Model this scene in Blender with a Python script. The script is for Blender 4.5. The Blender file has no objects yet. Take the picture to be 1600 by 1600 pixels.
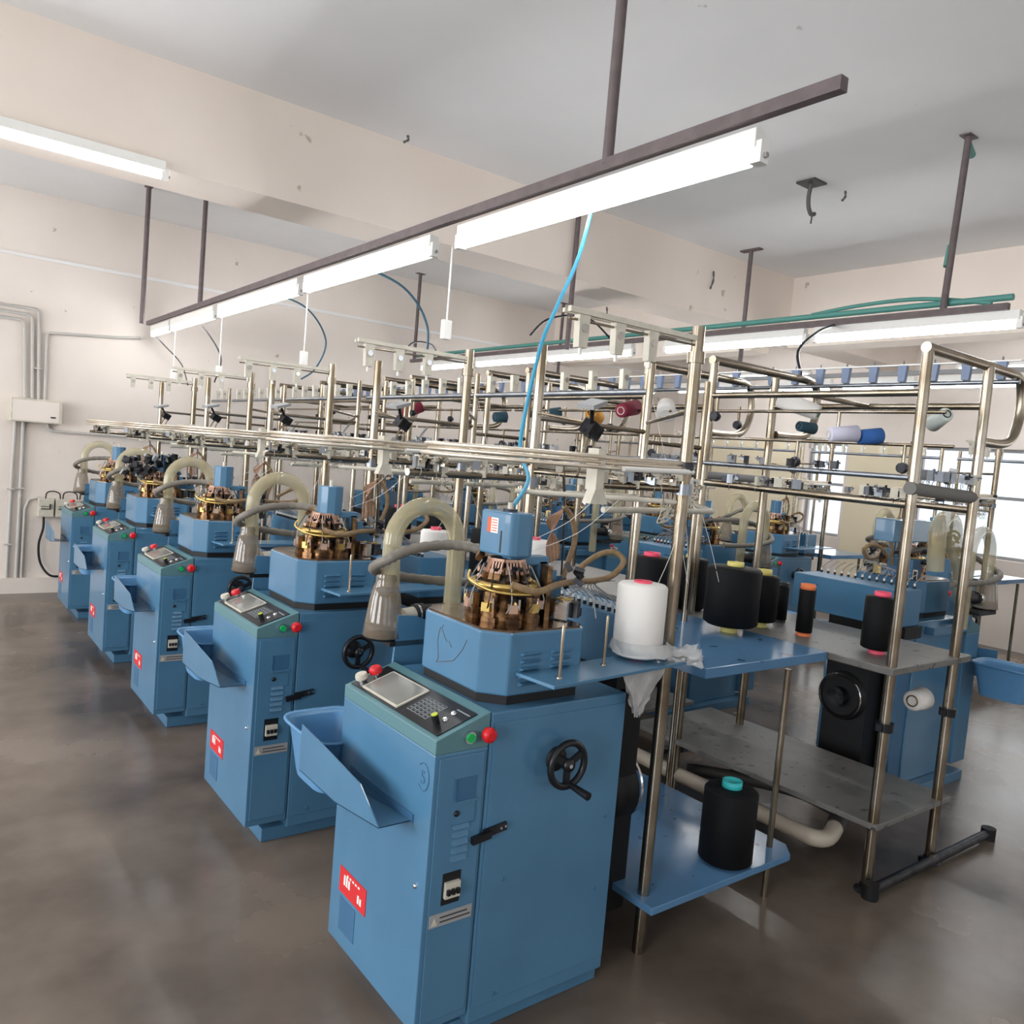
import bpy, math, random
from mathutils import Vector, Matrix
random.seed(7)
PI = math.pi
S = bpy.context.scene
COL = S.collection

# ---------------------------------------------------------------- camera
cd = bpy.data.cameras.new('camera'); cam = bpy.data.objects.new('camera', cd); COL.objects.link(cam)
cd.sensor_width = 36; cd.sensor_fit = 'HORIZONTAL'; cd.lens = 36 * 1255.67 / 1600; cd.clip_end = 60
_y, _p, _r = [math.radians(a) for a in (37.3535, -3.7846, 4.8186)]
_F = Vector((math.sin(_y) * math.cos(_p), math.cos(_y) * math.cos(_p), math.sin(_p)))
_R = Vector((math.cos(_y), -math.sin(_y), 0)); _U = _R.cross(_F)
_R2 = _R * math.cos(_r) + _U * math.sin(_r); _U2 = -_R * math.sin(_r) + _U * math.cos(_r)
cam.matrix_world = Matrix(((_R2.x, _U2.x, -_F.x, 0), (_R2.y, _U2.y, -_F.y, 0), (_R2.z, _U2.z, -_F.z, 1.6), (0, 0, 0, 1)))
S.camera = cam

# ---------------------------------------------------------------- world, exposure, big lights
S.view_settings.view_transform = 'Standard'; S.view_settings.look = 'None'
S.view_settings.gamma = 1; S.view_settings.use_curve_mapping = False
S.view_settings.exposure = 0.14
W = bpy.data.worlds.new('sky'); S.world = W; W.use_nodes = True
W.node_tree.nodes['Background'].inputs[0].default_value = (0.80, 0.90, 1.0, 1)
W.node_tree.nodes['Background'].inputs[1].default_value = 1.2

def area(name, loc, rot, sx, sy, power, color):
    l = bpy.data.lights.new(name, 'AREA'); l.shape = 'RECTANGLE'; l.size = sx; l.size_y = sy
    l.energy = power; l.color = color
    o = bpy.data.objects.new(name, l); COL.objects.link(o); o.location = loc; o.rotation_euler = rot
    return o
WIN_LEFT = [(-1.6, 0.6), (2.4, 4.6), (5.6, 7.8)]          # y spans of the windows in the left wall
for a, b in WIN_LEFT:
    area('daylight_left', (-4.35, (a + b) / 2, 1.85), (0, -PI / 2, 0), 1.9, b - a, 175, (0.93, 0.96, 1.0))
WIN_FRONT = [(-2.6, -0.4), (1.0, 3.6), (4.6, 7.4)]        # x spans of the windows behind the camera
for a, b in WIN_FRONT:
    area('daylight_front', ((a + b) / 2, -3.85, 1.95), (-PI / 2, 0, PI), b - a, 1.9, 14, (0.96, 0.97, 1.0))
TUBE_STRENGTH = 32

# ---------------------------------------------------------------- materials
def lin(c):
    return tuple(((v / 255) / 12.92 if v / 255 <= 0.04045 else ((v / 255 + 0.055) / 1.055) ** 2.4) for v in c)
MATS = {}
def mat(name, rgb, rough=0.5, metal=0.0, emit=None, alpha=1.0, trans=0.0, noise=0.0, nscale=6.0, rgb2=None, bump=0.0,
        coat=0.0, rnoise=0.0, bscale=40.0, spec=0.5, ior=1.45, stretch=None):
    m = bpy.data.materials.new(name); m.use_nodes = True; MATS[name] = m
    nt = m.node_tree; b = nt.nodes['Principled BSDF']
    col = lin(rgb); b.inputs['Base Color'].default_value = (*col, 1)
    b.inputs['Roughness'].default_value = rough; b.inputs['Metallic'].default_value = metal
    b.inputs['Alpha'].default_value = alpha; b.inputs['Transmission Weight'].default_value = trans
    b.inputs['Coat Weight'].default_value = coat; b.inputs['Specular IOR Level'].default_value = spec
    b.inputs['IOR'].default_value = ior
    if emit is not None:
        b.inputs['Emission Color'].default_value = (*col, 1); b.inputs['Emission Strength'].default_value = emit
    if noise or rgb2 or rnoise or bump:
        tc = nt.nodes.new('ShaderNodeTexCoord'); src = tc.outputs['Object']
        if stretch:
            mp = nt.nodes.new('ShaderNodeMapping'); mp.inputs['Scale'].default_value = stretch
            nt.links.new(src, mp.inputs[0]); src = mp.outputs[0]
        n = nt.nodes.new('ShaderNodeTexNoise'); n.inputs['Scale'].default_value = nscale; n.inputs['Detail'].default_value = 6
        nt.links.new(src, n.inputs['Vector'])
        if noise or rgb2:
            r = nt.nodes.new('ShaderNodeValToRGB')
            c2 = lin(rgb2) if rgb2 else tuple(v * (1 - noise) for v in col)
            r.color_ramp.elements[0].position = 0.36; r.color_ramp.elements[1].position = 0.64
            r.color_ramp.elements[0].color = (*c2, 1); r.color_ramp.elements[1].color = (*col, 1)
            nt.links.new(n.outputs['Fac'], r.inputs['Fac']); nt.links.new(r.outputs['Color'], b.inputs['Base Color'])
        if rnoise:
            mr = nt.nodes.new('ShaderNodeMapRange'); mr.inputs['To Min'].default_value = max(0.02, rough - rnoise)
            mr.inputs['To Max'].default_value = rough + rnoise
            nt.links.new(n.outputs['Fac'], mr.inputs['Value']); nt.links.new(mr.outputs[0], b.inputs['Roughness'])
        if bump:
            n2 = nt.nodes.new('ShaderNodeTexNoise'); n2.inputs['Scale'].default_value = bscale; n2.inputs['Detail'].default_value = 4
            nt.links.new(src, n2.inputs['Vector'])
            bp = nt.nodes.new('ShaderNodeBump'); bp.inputs['Strength'].default_value = bump; bp.inputs['Distance'].default_value = 0.01
            nt.links.new(n2.outputs['Fac'], bp.inputs['Height']); nt.links.new(bp.outputs[0], b.inputs['Normal'])
    return m
BLUE = mat('blue_paint', (76, 121, 152), 0.3, noise=0.06, nscale=4, rgb2=(71, 114, 144), coat=0.25)
BLUED = mat('blue_paint_dark_and_shade', (62, 104, 138), 0.4, noise=0.1)  # dark blue parts, also shade painted into the door handle recess
BLUEB = mat('blue_box_paint', (66, 116, 150), 0.4)
TEAL = mat('green_grey_paint', (86, 124, 130), 0.4)
BLUEP = mat('blue_plastic', (92, 142, 184), 0.3)
STEEL = mat('stainless_steel', (172, 162, 146), 0.27, 1.0, nscale=5, rgb2=(128, 114, 94))
ROD = mat('bright_rod', (226, 214, 196), 0.34, 0.8)
GALV = mat('galvanised_steel', (150, 154, 160), 0.36, 1.0, noise=0.2, nscale=12)
PLATE = mat('polished_plate', (170, 156, 142), 0.16, 1.0, rgb2=(128, 108, 90), nscale=8)
BRASS = mat('bronze_parts', (158, 122, 84), 0.36, 0.85, rgb2=(62, 44, 32), nscale=26)
BRASSL = mat('yellow_brass', (214, 184, 110), 0.3, 0.85)
ROSE = mat('rosy_steel', (206, 170, 150), 0.35, 0.7)
DARKM = mat('oily_dark_metal', (62, 62, 66), 0.4, 0.7, rgb2=(28, 28, 32), nscale=20)
BLACK = mat('black_plastic', (22, 23, 27), 0.35)
BLACKR = mat('black_rubber', (16, 16, 18), 0.6)
GREYD = mat('dark_grey', (64, 60, 58), 0.6)
RED = mat('red_button', (205, 28, 36), 0.35)
GREEN = mat('green_button', (24, 172, 86), 0.35)
STICK = mat('red_sticker', (206, 44, 48), 0.45)
ORANGE = mat('orange_sticker', (206, 92, 52), 0.5)
WHITEP = mat('white_plastic', (232, 230, 224), 0.4)
CREAM = mat('cream_plastic', (206, 200, 184), 0.5, noise=0.15, nscale=20)
CLEAR = mat('yellowed_clear_tube', (198, 188, 152), 0.1, alpha=0.52, spec=0.8, noise=0.12, nscale=9)
CLEAR2 = mat('smoky_clear_plastic', (136, 122, 104), 0.08, alpha=0.6, spec=0.9)
GLASSY = mat('clear_plastic', (200, 206, 210), 0.08, alpha=0.38, spec=0.9)
BAG = mat('plastic_bag', (204, 204, 202), 0.25, alpha=0.62, bump=0.8, bscale=30)
HOSE = mat('ribbed_hose', (122, 116, 106), 0.5, noise=0.2, nscale=12)
HOSED = mat('dark_hose', (72, 74, 76), 0.5)
SCREEN = mat('screen_glass', (128, 128, 122), 0.12)
KEY = mat('key_marks', (150, 156, 158), 0.5)
YEL = mat('yellow_green', (196, 208, 60), 0.4)
CHROME = mat('chrome', (222, 222, 222), 0.12, 1.0)
WY = mat('white_yarn', (232, 228, 222), 0.85, bump=0.25, bscale=200, stretch=(1, 1, 6))
KY = mat('black_yarn', (11, 12, 14), 0.62, spec=0.25, bump=0.25, bscale=200, stretch=(1, 1, 6))
PINKC = mat('pink_tube', (232, 82, 108), 0.45)
YELC = mat('yellow_tube', (220, 208, 120), 0.5)
ORC = mat('orange_tube', (236, 128, 76), 0.5)
TEALC = mat('teal_tube', (54, 182, 184), 0.45)
GRC = mat('green_tube', (38, 112, 76), 0.5)
MAROON = mat('maroon_yarn', (126, 34, 56), 0.8)
ORY = mat('orange_yarn', (228, 160, 60), 0.8)
TEALY = mat('dark_teal_yarn', (52, 84, 98), 0.8)
LAVY = mat('lavender_yarn', (206, 204, 222), 0.8)
BLUEY = mat('blue_yarn', (56, 108, 180), 0.8)
GWY = mat('pale_green_yarn', (206, 214, 206), 0.8)
BLOCK = mat('blue_grey_block', (112, 128, 156), 0.45)
GRTOP = mat('worn_grey_top', (120, 118, 114), 0.42, noise=0.3, nscale=7, rnoise=0.12)
BLTOP = mat('glossy_blue_top', (88, 130, 168), 0.16, noise=0.08, nscale=5, rnoise=0.08)
WALLM = mat('wall_paint', (226, 216, 206), 0.85, noise=0.05, nscale=1.2, rgb2=(218, 208, 199))
CEILM = mat('ceiling_paint', (232, 230, 228), 0.9, noise=0.05, nscale=0.8, rgb2=(224, 222, 220))
BEAMM = mat('beam_paint', (230, 218, 206), 0.88, noise=0.05, nscale=0.9, rgb2=(222, 208, 196))
def specks(m, scale, thr, c):
    nt = m.node_tree; b = nt.nodes['Principled BSDF']; old = b.inputs['Base Color'].links[0].from_socket
    tc = nt.nodes.new('ShaderNodeTexCoord'); n = nt.nodes.new('ShaderNodeTexNoise'); n.inputs['Scale'].default_value = scale; n.inputs['Detail'].default_value = 3
    nt.links.new(tc.outputs['Object'], n.inputs['Vector'])
    r = nt.nodes.new('ShaderNodeValToRGB'); r.color_ramp.elements[0].position = thr; r.color_ramp.elements[1].position = thr + .03
    r.color_ramp.elements[0].color = (0, 0, 0, 1); r.color_ramp.elements[1].color = (1, 1, 1, 1)
    mx = nt.nodes.new('ShaderNodeMixRGB'); mx.inputs[2].default_value = (*lin(c), 1)
    nt.links.new(n.outputs['Fac'], r.inputs[0]); nt.links.new(r.outputs[0], mx.inputs[0]); nt.links.new(old, mx.inputs[1]); nt.links.new(mx.outputs[0], b.inputs['Base Color'])
specks(WALLM, 7.0, .735, (176, 164, 154)); specks(BEAMM, 5.0, .72, (184, 168, 154)); specks(CEILM, 5.0, .735, (190, 186, 182)); specks(GRTOP, 22, .64, (66, 66, 68)); specks(BLTOP, 16, .67, (50, 72, 104))
FLOORM = mat('polished_concrete', (124, 111, 99), 0.25, rgb2=(80, 70, 62), nscale=1.3, rnoise=0.12, bump=0.05, bscale=12)
PIPEG = mat('grey_conduit', (186, 182, 176), 0.5)
PIPEW = mat('beige_pipe', (196, 184, 166), 0.4)
RUST = mat('brown_steel', (104, 92, 92), 0.6, noise=0.2, nscale=20)
GREENT = mat('green_conduit', (82, 142, 132), 0.5)
LAMP = mat('tube_glow', (250, 252, 255), 0.5, emit=TUBE_STRENGTH)
TAN = mat('tan_board', (224, 212, 184), 0.8)
GREYC = mat('weather_grey', (150, 150, 150), 0.7)
CYAN = mat('cyan_hose', (58, 150, 184), 0.4)
DUST = mat('dirty_cobweb', (96, 92, 88), 0.95)
WIREB = mat('brown_wires', (148, 122, 88), 0.5, noise=0.3, nscale=60)
PINKW = mat('pink_wires', (176, 120, 104), 0.5)

# ---------------------------------------------------------------- mesh helper
class MB:
    def __init__(self): self.v = []; self.f = []; self.m = []; self.s = []; self.mats = []
    def mi(self, m):
        if m not in self.mats: self.mats.append(m)
        return self.mats.index(m)
    def add(self, vs, fs, m, smooth=False, M=None):
        b = len(self.v); k = self.mi(m)
        for p in vs:
            p = Vector(p); self.v.append(tuple(M @ p) if M is not None else tuple(p))
        for f in fs: self.f.append([b + i for i in f]); self.m.append(k); self.s.append(smooth)
        return self
    def box(self, x0, x1, y0, y1, z0, z1, m, M=None):
        vs = [(x0, y0, z0), (x1, y0, z0), (x1, y1, z0), (x0, y1, z0), (x0, y0, z1), (x1, y0, z1), (x1, y1, z1), (x0, y1, z1)]
        return self.add(vs, [(0, 3, 2, 1), (4, 5, 6, 7), (0, 1, 5, 4), (1, 2, 6, 5), (2, 3, 7, 6), (3, 0, 4, 7)], m, M=M)
    def cb(self, c, s, m, rot=None):      # centred box with an optional rotation (euler)
        M = Matrix.Translation(c)
        if rot: M = M @ Matrix.Rotation(rot[2], 4, 'Z') @ Matrix.Rotation(rot[1], 4, 'Y') @ Matrix.Rotation(rot[0], 4, 'X')
        a, b, d = s[0] / 2, s[1] / 2, s[2] / 2
        return self.box(-a, a, -b, b, -d, d, m, M)
    def prism(self, poly, z0, z1, m, M=None):
        n = len(poly)
        vs = [(x, y, z0) for x, y in poly] + [(x, y, z1) for x, y in poly]
        fs = [tuple(reversed(range(n))), tuple(range(n, 2 * n))] + [(i, (i + 1) % n, n + (i + 1) % n, n + i) for i in range(n)]
        return self.add(vs, fs, m, M=M)
    def lathe(self, prof, m, n=20, M=None, cap=True, smooth=True):
        vs = []; fs = []
        for r, z in prof:
            for k in range(n): a = 2 * PI * k / n; vs.append((r * math.cos(a), r * math.sin(a), z))
        for j in range(len(prof) - 1):
            for k in range(n):
                k2 = (k + 1) % n; fs.append((j * n + k, j * n + k2, (j + 1) * n + k2, (j + 1) * n + k))
        self.add(vs, fs, m, smooth, M)
        if cap:
            b = len(vs)
            self.add(vs[:n], [tuple(reversed(range(n)))], m, False, M); self.add(vs[-n:], [tuple(range(n))], m, False, M)
        return self
    def cyl(self, p, q, r, m, n=12, r2=None):
        p = Vector(p); q = Vector(q); d = q - p
        M = Matrix.Translation(p) @ d.to_track_quat('Z', 'Y').to_matrix().to_4x4()
        return self.lathe([(r, 0), (r if r2 is None else r2, d.length)], m, n, M)
    def tube(self, pts, r, m, n=8, closed=False):
        P = [Vector(p) for p in pts]; N = len(P); vs = []; fs = []
        up = None
        for i in range(N):
            a = P[(i - 1) % N] if (closed or i > 0) else P[i]; b = P[(i + 1) % N] if (closed or i < N - 1) else P[i]
            t = (b - a).normalized() if (b - a).length > 1e-9 else Vector((0, 0, 1))
            if up is None: up = Vector((0, 0, 1)) if abs(t.z) < 0.9 else Vector((1, 0, 0))
            s = t.cross(up).normalized(); up = s.cross(t).normalized()
            rr = r[i] if isinstance(r, (list, tuple)) else r
            for k in range(n):
                a2 = 2 * PI * k / n; vs.append(P[i] + (s * math.cos(a2) + up * math.sin(a2)) * rr)
        M_ = N if closed else N - 1
        for i in range(M_):
            j = (i + 1) % N
            for k in range(n):
                k2 = (k + 1) % n; fs.append((i * n + k, i * n + k2, j * n + k2, j * n + k))
        self.add(vs, fs, m, True)
        if not closed:
            self.add(vs[:n], [tuple(reversed(range(n)))], m); self.add(vs[-n:], [tuple(range(n))], m)
        return self
    def mesh(self, name):
        me = bpy.data.meshes.new(name); me.from_pydata([tuple(p) for p in self.v], [], self.f)
        for m in self.mats: me.materials.append(m)
        me.polygons.foreach_set('material_index', self.m); me.polygons.foreach_set('use_smooth', self.s)
        me.update(); return me
    def build(self, name, parent=None, label=None, bevel=0):
        o = bpy.data.objects.new(name, self.mesh(name)); COL.objects.link(o)
        if parent is not None: o.parent = parent
        if label: o['label'] = label
        if bevel:
            b = o.modifiers.new('bevel', 'BEVEL'); b.width = bevel; b.segments = 2; b.limit_method = 'ANGLE'; b.angle_limit = 0.6
        return o
def spline(pts, k=6, closed=False):
    P = [Vector(p) for p in pts]; out = []; n = len(P)
    R = range(n if closed else n - 1)
    for i in R:
        if closed: a, b, c, d = P[(i - 1) % n], P[i], P[(i + 1) % n], P[(i + 2) % n]
        else: a, b, c, d = P[max(i - 1, 0)], P[i], P[i + 1], P[min(i + 2, n - 1)]
        for j in range(k):
            t = j / k
            out.append(0.5 * ((2 * b) + (c - a) * t + (2 * a - 5 * b + 4 * c - d) * t * t + (-a + 3 * b - 3 * c + d) * t ** 3))
    if not closed: out.append(P[-1])
    return out
def arc(c, r, a0, a1, n, ax='xz'):
    out = []
    for i in range(n + 1):
        a = a0 + (a1 - a0) * i / n; u, v = r * math.cos(a), r * math.sin(a)
        out.append((c[0] + u, c[1], c[2] + v) if ax == 'xz' else (c[0] + u, c[1] + v, c[2]) if ax == 'xy' else (c[0], c[1] + u, c[2] + v))
    return out
def empty(name, loc, rz=0.0):
    o = bpy.data.objects.new(name, None); COL.objects.link(o); o.location = loc; o.rotation_euler = (0, 0, rz); o.empty_display_size = 0.1
    return o
def tag(o, label, cat, group=None):
    o['label'] = label; o['category'] = cat
    if group: o['group'] = group
    return o
def struct(mb, name, bevel=0):
    o = mb.build(name, bevel=bevel); o['kind'] = 'structure'; return o
def kids(o): return KID.get(o.name, [])
KID = {}
def index_children():
    KID.clear()
    for o in bpy.data.objects:
        if o.parent: KID.setdefault(o.parent.name, []).append(o)
def copy_tree(o, skip=()):
    r = o.copy(); COL.objects.link(r)
    for ch in kids(o):
        if ch.name.split('.')[0] in skip: continue
        c = ch.copy(); COL.objects.link(c); c.parent = r
        for g in kids(ch):
            if g.name.split('.')[0] in skip: continue
            d = g.copy(); COL.objects.link(d); d.parent = c
    return r

# ---------------------------------------------------------------- room
XL, XR, YF, YB, ZC = -4.2, 9.5, -3.7, 8.5, 3.6
struct(MB().box(XL - .2, XR + .2, YF - .2, YB + .2, -0.2, 0, FLOORM), 'floor')
struct(MB().box(XL - .2, XR + .2, YF - .2, YB + .2, ZC, ZC + .2, CEILM), 'ceiling')
struct(MB().box(XL - .2, XR + .2, YB, YB + .2, 0, ZC, WALLM), 'wall_back')
def wall_with_windows(name, axis, c0, c1, lo, hi, spans, z0, z1):
    mb = MB()
    def b(a0, a1, zz0, zz1):
        if a1 - a0 < 1e-4: return
        if axis == 'x': mb.box(c0, c1, a0, a1, zz0, zz1, WALLM)
        else: mb.box(a0, a1, c0, c1, zz0, zz1, WALLM)
    b(lo, hi, 0, z0); b(lo, hi, z1, ZC); p = lo
    for a, c in spans: b(p, a, z0, z1); p = c
    b(p, hi, z0, z1)
    return struct(mb, name)
wall_with_windows('wall_left', 'x', XL - .2, XL, YF, YB, WIN_LEFT, .9, 2.8)
wall_with_windows('wall_front', 'y', YF - .2, YF, XL, XR, WIN_FRONT, 1.0, 2.9)
WIN_RIGHT = [(-1.5, 0.6), (2.2, 4.7), (5.6, 6.15)]
wall_with_windows('wall_right', 'x', XR, XR + .2, YF, YB, WIN_RIGHT, 0.95, 2.15)
wn = 0
def window(axis, c, a0, a1, z0, z1):
    global wn; wn += 1
    mb = MB(); t = .035; n = 3 if a1 - a0 > 1.5 else 1
    def b(p0, p1, q0, q1):
        if axis == 'x': mb.box(c - .02, c + .02, p0, p1, q0, q1, GREYC)
        else: mb.box(p0, p1, c - .02, c + .02, q0, q1, GREYC)
    b(a0, a1, z0, z0 + t); b(a0, a1, z1 - t, z1)
    for i in range(n + 1): x = a0 + (a1 - a0 - t) * i / n; b(x, x + t, z0 + t, z1 - t)
    b(a0, a1, z1 - .55, z1 - .55 + t)
    struct(mb, 'window_%d' % wn)
for a, b in WIN_LEFT: window('x', XL - .1, a, b, .9, 2.8)
for a, b in WIN_FRONT: window('y', YF - .1, a, b, 1.0, 2.9)
for a, b in WIN_RIGHT: window('x', XR + .1, a, b, .95, 2.15)
for a, b in WIN_RIGHT: area('daylight_right', (XR + .35, (a + b) / 2, 1.55), (0, PI / 2, 0), 1.2, b - a, 11 * (b - a) / 2, (1.0, 0.99, 0.96))
struct(MB().box(XL, XR, 4.85, 5.28, 3.03, ZC, BEAMM), 'trim_1')                       # beam across the room
struct(MB().box(6.95, 7.25, YF, 4.85, 2.92, ZC, BEAMM).box(6.95, 7.25, 5.28, YB, 2.92, ZC, BEAMM), 'trim_2')
struct(MB().box(XL, XR, YB - .015, YB, 3.02, 3.05, CEILM), 'trim_3')
struct(MB().box(XL, XR, YB - .06, YB, 0, .14, WALLM), 'baseboard_back')
struct(MB().box(XR - .02, XR, 4.75, 5.55, 0.4, 2.15, TAN).box(XR - .02, XR, 6.2, 8.3, 0.4, 2.15, TAN), 'trim_4')

# ---------------------------------------------------------------- knitting machine (front edge of the control box at the origin, facing -x)
def panel_frame():
    e1 = Vector((.165, 0, .057)).normalized(); n = Vector((-.057, 0, .165)).normalized(); o = Vector((0, 0, .873))
    # local axes: x across the slope, y along the machine, z off the panel
    return Matrix(((e1.x, 0, n.x, o.x), (0, 1, 0, 0), (e1.z, 0, n.z, o.z), (0, 0, 0, 1)))
PF = panel_frame(); PW = .1746
def make_machine(first):
    root = empty('sock_knitting_machine', (0, 0, 0)); brass = BRASS
    MB().box(.08, .68, .03, .56, 0, .055, BLUE).build('base_plate', root, bevel=.003)
    # control cabinet
    cb = MB(); cb.box(0, .165, 0, .53, .09, .835, BLUE)
    cab = cb.build('control_cabinet', root, bevel=.003)
    MB().box(.014, .155, -.004, 0, .115, .825, BLUE).build('door', cab, bevel=.0015)
    MB().box(.065, .135, -.0045, -.0035, .705, .765, BLUED).box(.065, .135, -.012, -.004, .700, .706, BLUE).box(.065, .069, -.008, -.004, .706, .765, BLUED) \
        .box(.064, .136, -.006, -.004, .640, .642, BLUED).box(.134, .136, -.006, -.004, .642, .70, BLUED).build('door_handle', cab)  # recess is the door's blue; its shade and shading lines are painted darker
    MB().lathe([(.008, 0), (.008, .004), (.003, .006)], BLACK, 12, Matrix.Translation((.076, -.004, .672)) @ Matrix.Rotation(PI / 2, 4, 'X')).build('lock', cab)
    lv = MB()
    for k in range(5):
        z = .545 + k * .0215
        lv.add([(.068, -.004, z), (.118, -.004, z), (.118, -.004, z + .012), (.068, -.004, z + .012), (.071, -.012, z), (.115, -.012, z)],
               [(0, 4, 5, 1), (4, 3, 2, 5), (0, 3, 4), (1, 5, 2)], BLUE)
    lv.build('louvers', cab)
    MB().box(.05, .105, -.006, -.003, .43, .515, BLACK).build('breaker_recess', cab)
    br = MB().box(.055, .100, -.016, -.006, .450, .492, CREAM)
    for k in range(3): br.box(.0575 + k * .0145, .0665 + k * .0145, -.024, -.016, .462, .476, BLACK)
    br.build('circuit_breaker', cab)
    lb = MB().box(.018, .150, -.0056, -.004, .375, .41, GREYC)
    lb.add([(.022, -.0062, .38), (.042, -.0062, .38), (.032, -.0062, .403)], [(0, 1, 2)], CREAM).box(.05, .145, -.0062, -.0056, .384, .388, GREYD).box(.05, .135, -.0062, -.0056, .396, .400, GREYD)
    lb.build('warning_label', cab)
    st = MB().box(-.002, 0, .30, .47, .255, .333, STICK)
    for (y, z, h) in ((.44, .285, .03), (.425, .285, .03), (.41, .285, .026), (.35, .272, .024), (.335, .272, .02)):
        st.box(-.003, -.002, y - .010, y, z, z + h, WHITEP)
    for k in range(5): st.box(-.003, -.002, .34 + k * .018, .35 + k * .018, .316, .322, WHITEP)
    st.build('red_label', cab)
    MB().box(-.0015, 0, .36, .46, .14, .24, BLUED).build('vent_plate', cab)
    MB().lathe([(.007, 0), (.007, .004), (.002, .006)], CHROME, 10, Matrix.Translation((0, .045, .473)) @ Matrix.Rotation(-PI / 2, 4, 'Y')).build('screw', cab)
    # sheet-metal sock chute on the aisle side
    ch = MB(); t = .003
    P = [(-.10, .60, .74), (-.10, .46, .73), (-.10, .20, .705), (-.10, .085, .634), (-.10, .34, .60), (-.10, .60, .60)]
    ch.add(P + [(x + t, y, z) for x, y, z in P], [(0, 1, 2, 3, 4, 5), (11, 10, 9, 8, 7, 6)] + [(i, 6 + i, 6 + (i + 1) % 6, (i + 1) % 6) for i in range(6)], BLUE)
    Q = [(-.10, .085, .634), (-.10, .34, .60), (-.10, .60, .60), (0, .60, .585), (0, .34, .60), (0, .085, .634)]
    ch.add(Q, [(0, 1, 4, 5), (1, 2, 3, 4)], BLUE); ch.add([(x, y, z - t) for x, y, z in Q], [(5, 4, 1, 0), (4, 3, 2, 1)], BLUE)
    ch.box(-.004, 0, .08, .45, .628, .65, BLUED)
    ch.build('chute', root)
    # sloping console with keypad and screen
    co = MB(); x1 = .165
    co.add([(0, 0, .835), (x1, 0, .835), (x1, .53, .835), (0, .53, .835), (0, 0, .873), (x1, 0, .93), (x1, .53, .93), (0, .53, .873)],
           [(0, 3, 2, 1), (4, 5, 6, 7), (0, 1, 5, 4), (1, 2, 6, 5), (2, 3, 7, 6), (3, 0, 4, 7)], TEAL)
    con = co.build('console', root, bevel=.002)
    MB().box(.014, .142, .018, .515, .0005, .003, BLACK, PF).build('control_panel', con)
    MB().box(.022, .132, .245, .455, .003, .007, CREAM, PF).box(.028, .126, .252, .448, .007, .0078, SCREEN, PF).build('screen', con)
    kp = MB()
    for i in range(6):
        for j in range(5):
            kp.box(.040 + i * .0125, .0495 + i * .0125, .118 + j * .021, .134 + j * .021, .003, .0045, KEY, PF)
            kp.box(.0412 + i * .0125, .0483 + i * .0125, .1195 + j * .021, .1325 + j * .021, .0045, .0048, BLACK, PF)
    kp.build('keypad', con)
    MB().box(.120, .124, .024, .085, .003, .0034, KEY, PF).build('key_legend', con)
    T = lambda x, y, z=0: PF @ Matrix.Translation((x, y, z))
    MB().lathe([(.010, .003), (.010, .028)], BLACK, 14, T(.048, .075)).lathe([(.009, .028), (.009, .030)], YEL, 14, T(.048, .075)).build('selector_knob', con)
    for (x, y) in ((.072, .068), (.104, .075)):
        MB().lathe([(.009, .003), (.009, .006), (.005, .009)], CHROME, 14, T(x, y)).build('push_button', con)
    MB().lathe([(.012, .003), (.012, .016)], CHROME, 14, T(.04, .485)).lathe([(.019, .016), (.020, .024), (.017, .032)], CREAM, 16, T(.04, .485)).build('grey_knob', con)
    MB().lathe([(.011, .003), (.011, .018)], CHROME, 14, T(.085, .478)).lathe([(.020, .018), (.021, .028), (.016, .036)], RED, 18, T(.085, .478)).build('stop_knob', con)
    RX = Matrix.Rotation(PI / 2, 4, 'X')
    MB().lathe([(.016, 0), (.016, .012)], CHROME, 16, Matrix.Translation((.098, 0, .872)) @ RX).lathe([(.012, .012), (.012, .016)], GREEN, 16, Matrix.Translation((.098, 0, .872)) @ RX).build('start_button', con)
    MB().lathe([(.013, 0), (.013, .014)], CHROME, 16, Matrix.Translation((.148, 0, .876)) @ RX).lathe([(.019, .014), (.021, .022), (.019, .032), (.012, .036)], RED, 20, Matrix.Translation((.148, 0, .876)) @ RX).build('stop_button', con)
    # main cabinet
    mc = MB().box(.169, .672, 0, .50, .055, .925, BLUE)
    mcab = mc.build('main_cabinet', root, bevel=.005)
    MB().box(.18, .668, -.003, 0, .10, .895, BLUE).build('door', mcab, bevel=.0015)
    MB().cb((.158, -.012, .592), (.06, .012, .02), BLACK, (0, -.12, 0)).cb((.205, -.008, .602), (.075, .008, .022), DARKM, (0, -.12, 0)) \
        .lathe([(.004, 0), (.004, .003)], CHROME, 8, Matrix.Translation((.222, -.012, .605)) @ RX).lathe([(.004, 0), (.004, .003)], CHROME, 8, Matrix.Translation((.236, -.012, .607)) @ RX).build('latch', mcab)
    for (x, z) in ((.622, .55), (.605, .33), (.25, .45), (.25, .12)):
        MB().lathe([(.006, 0), (.005, .004)], BLUED, 10, Matrix.Translation((x, -.003, z)) @ RX).build('screw', mcab)
    hw = MB()
    HW = Matrix.Translation((.405, -.002, .765)) @ RX
    hw.lathe([(.036, 0), (.036, .006), (.016, .010), (.014, .05)], BLACKR, 24, HW)
    c = Vector((.405, -.055, .765))
    hw.tube([(c.x + .062 * math.cos(a * PI / 14), c.y, c.z + .062 * math.sin(a * PI / 14)) for a in range(28)], .010, BLACK, 10, True)
    for a in (.5, 2.6, 4.7): hw.cb((c.x + .032 * math.cos(a), c.y, c.z + .032 * math.sin(a)), (.06, .010, .018), BLACK, (0, -a, 0))
    hw.lathe([(.018, 0), (.018, .018), (.006, .02)], BLACK, 16, Matrix.Translation((c.x, c.y + .006, c.z)) @ RX)
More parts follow.
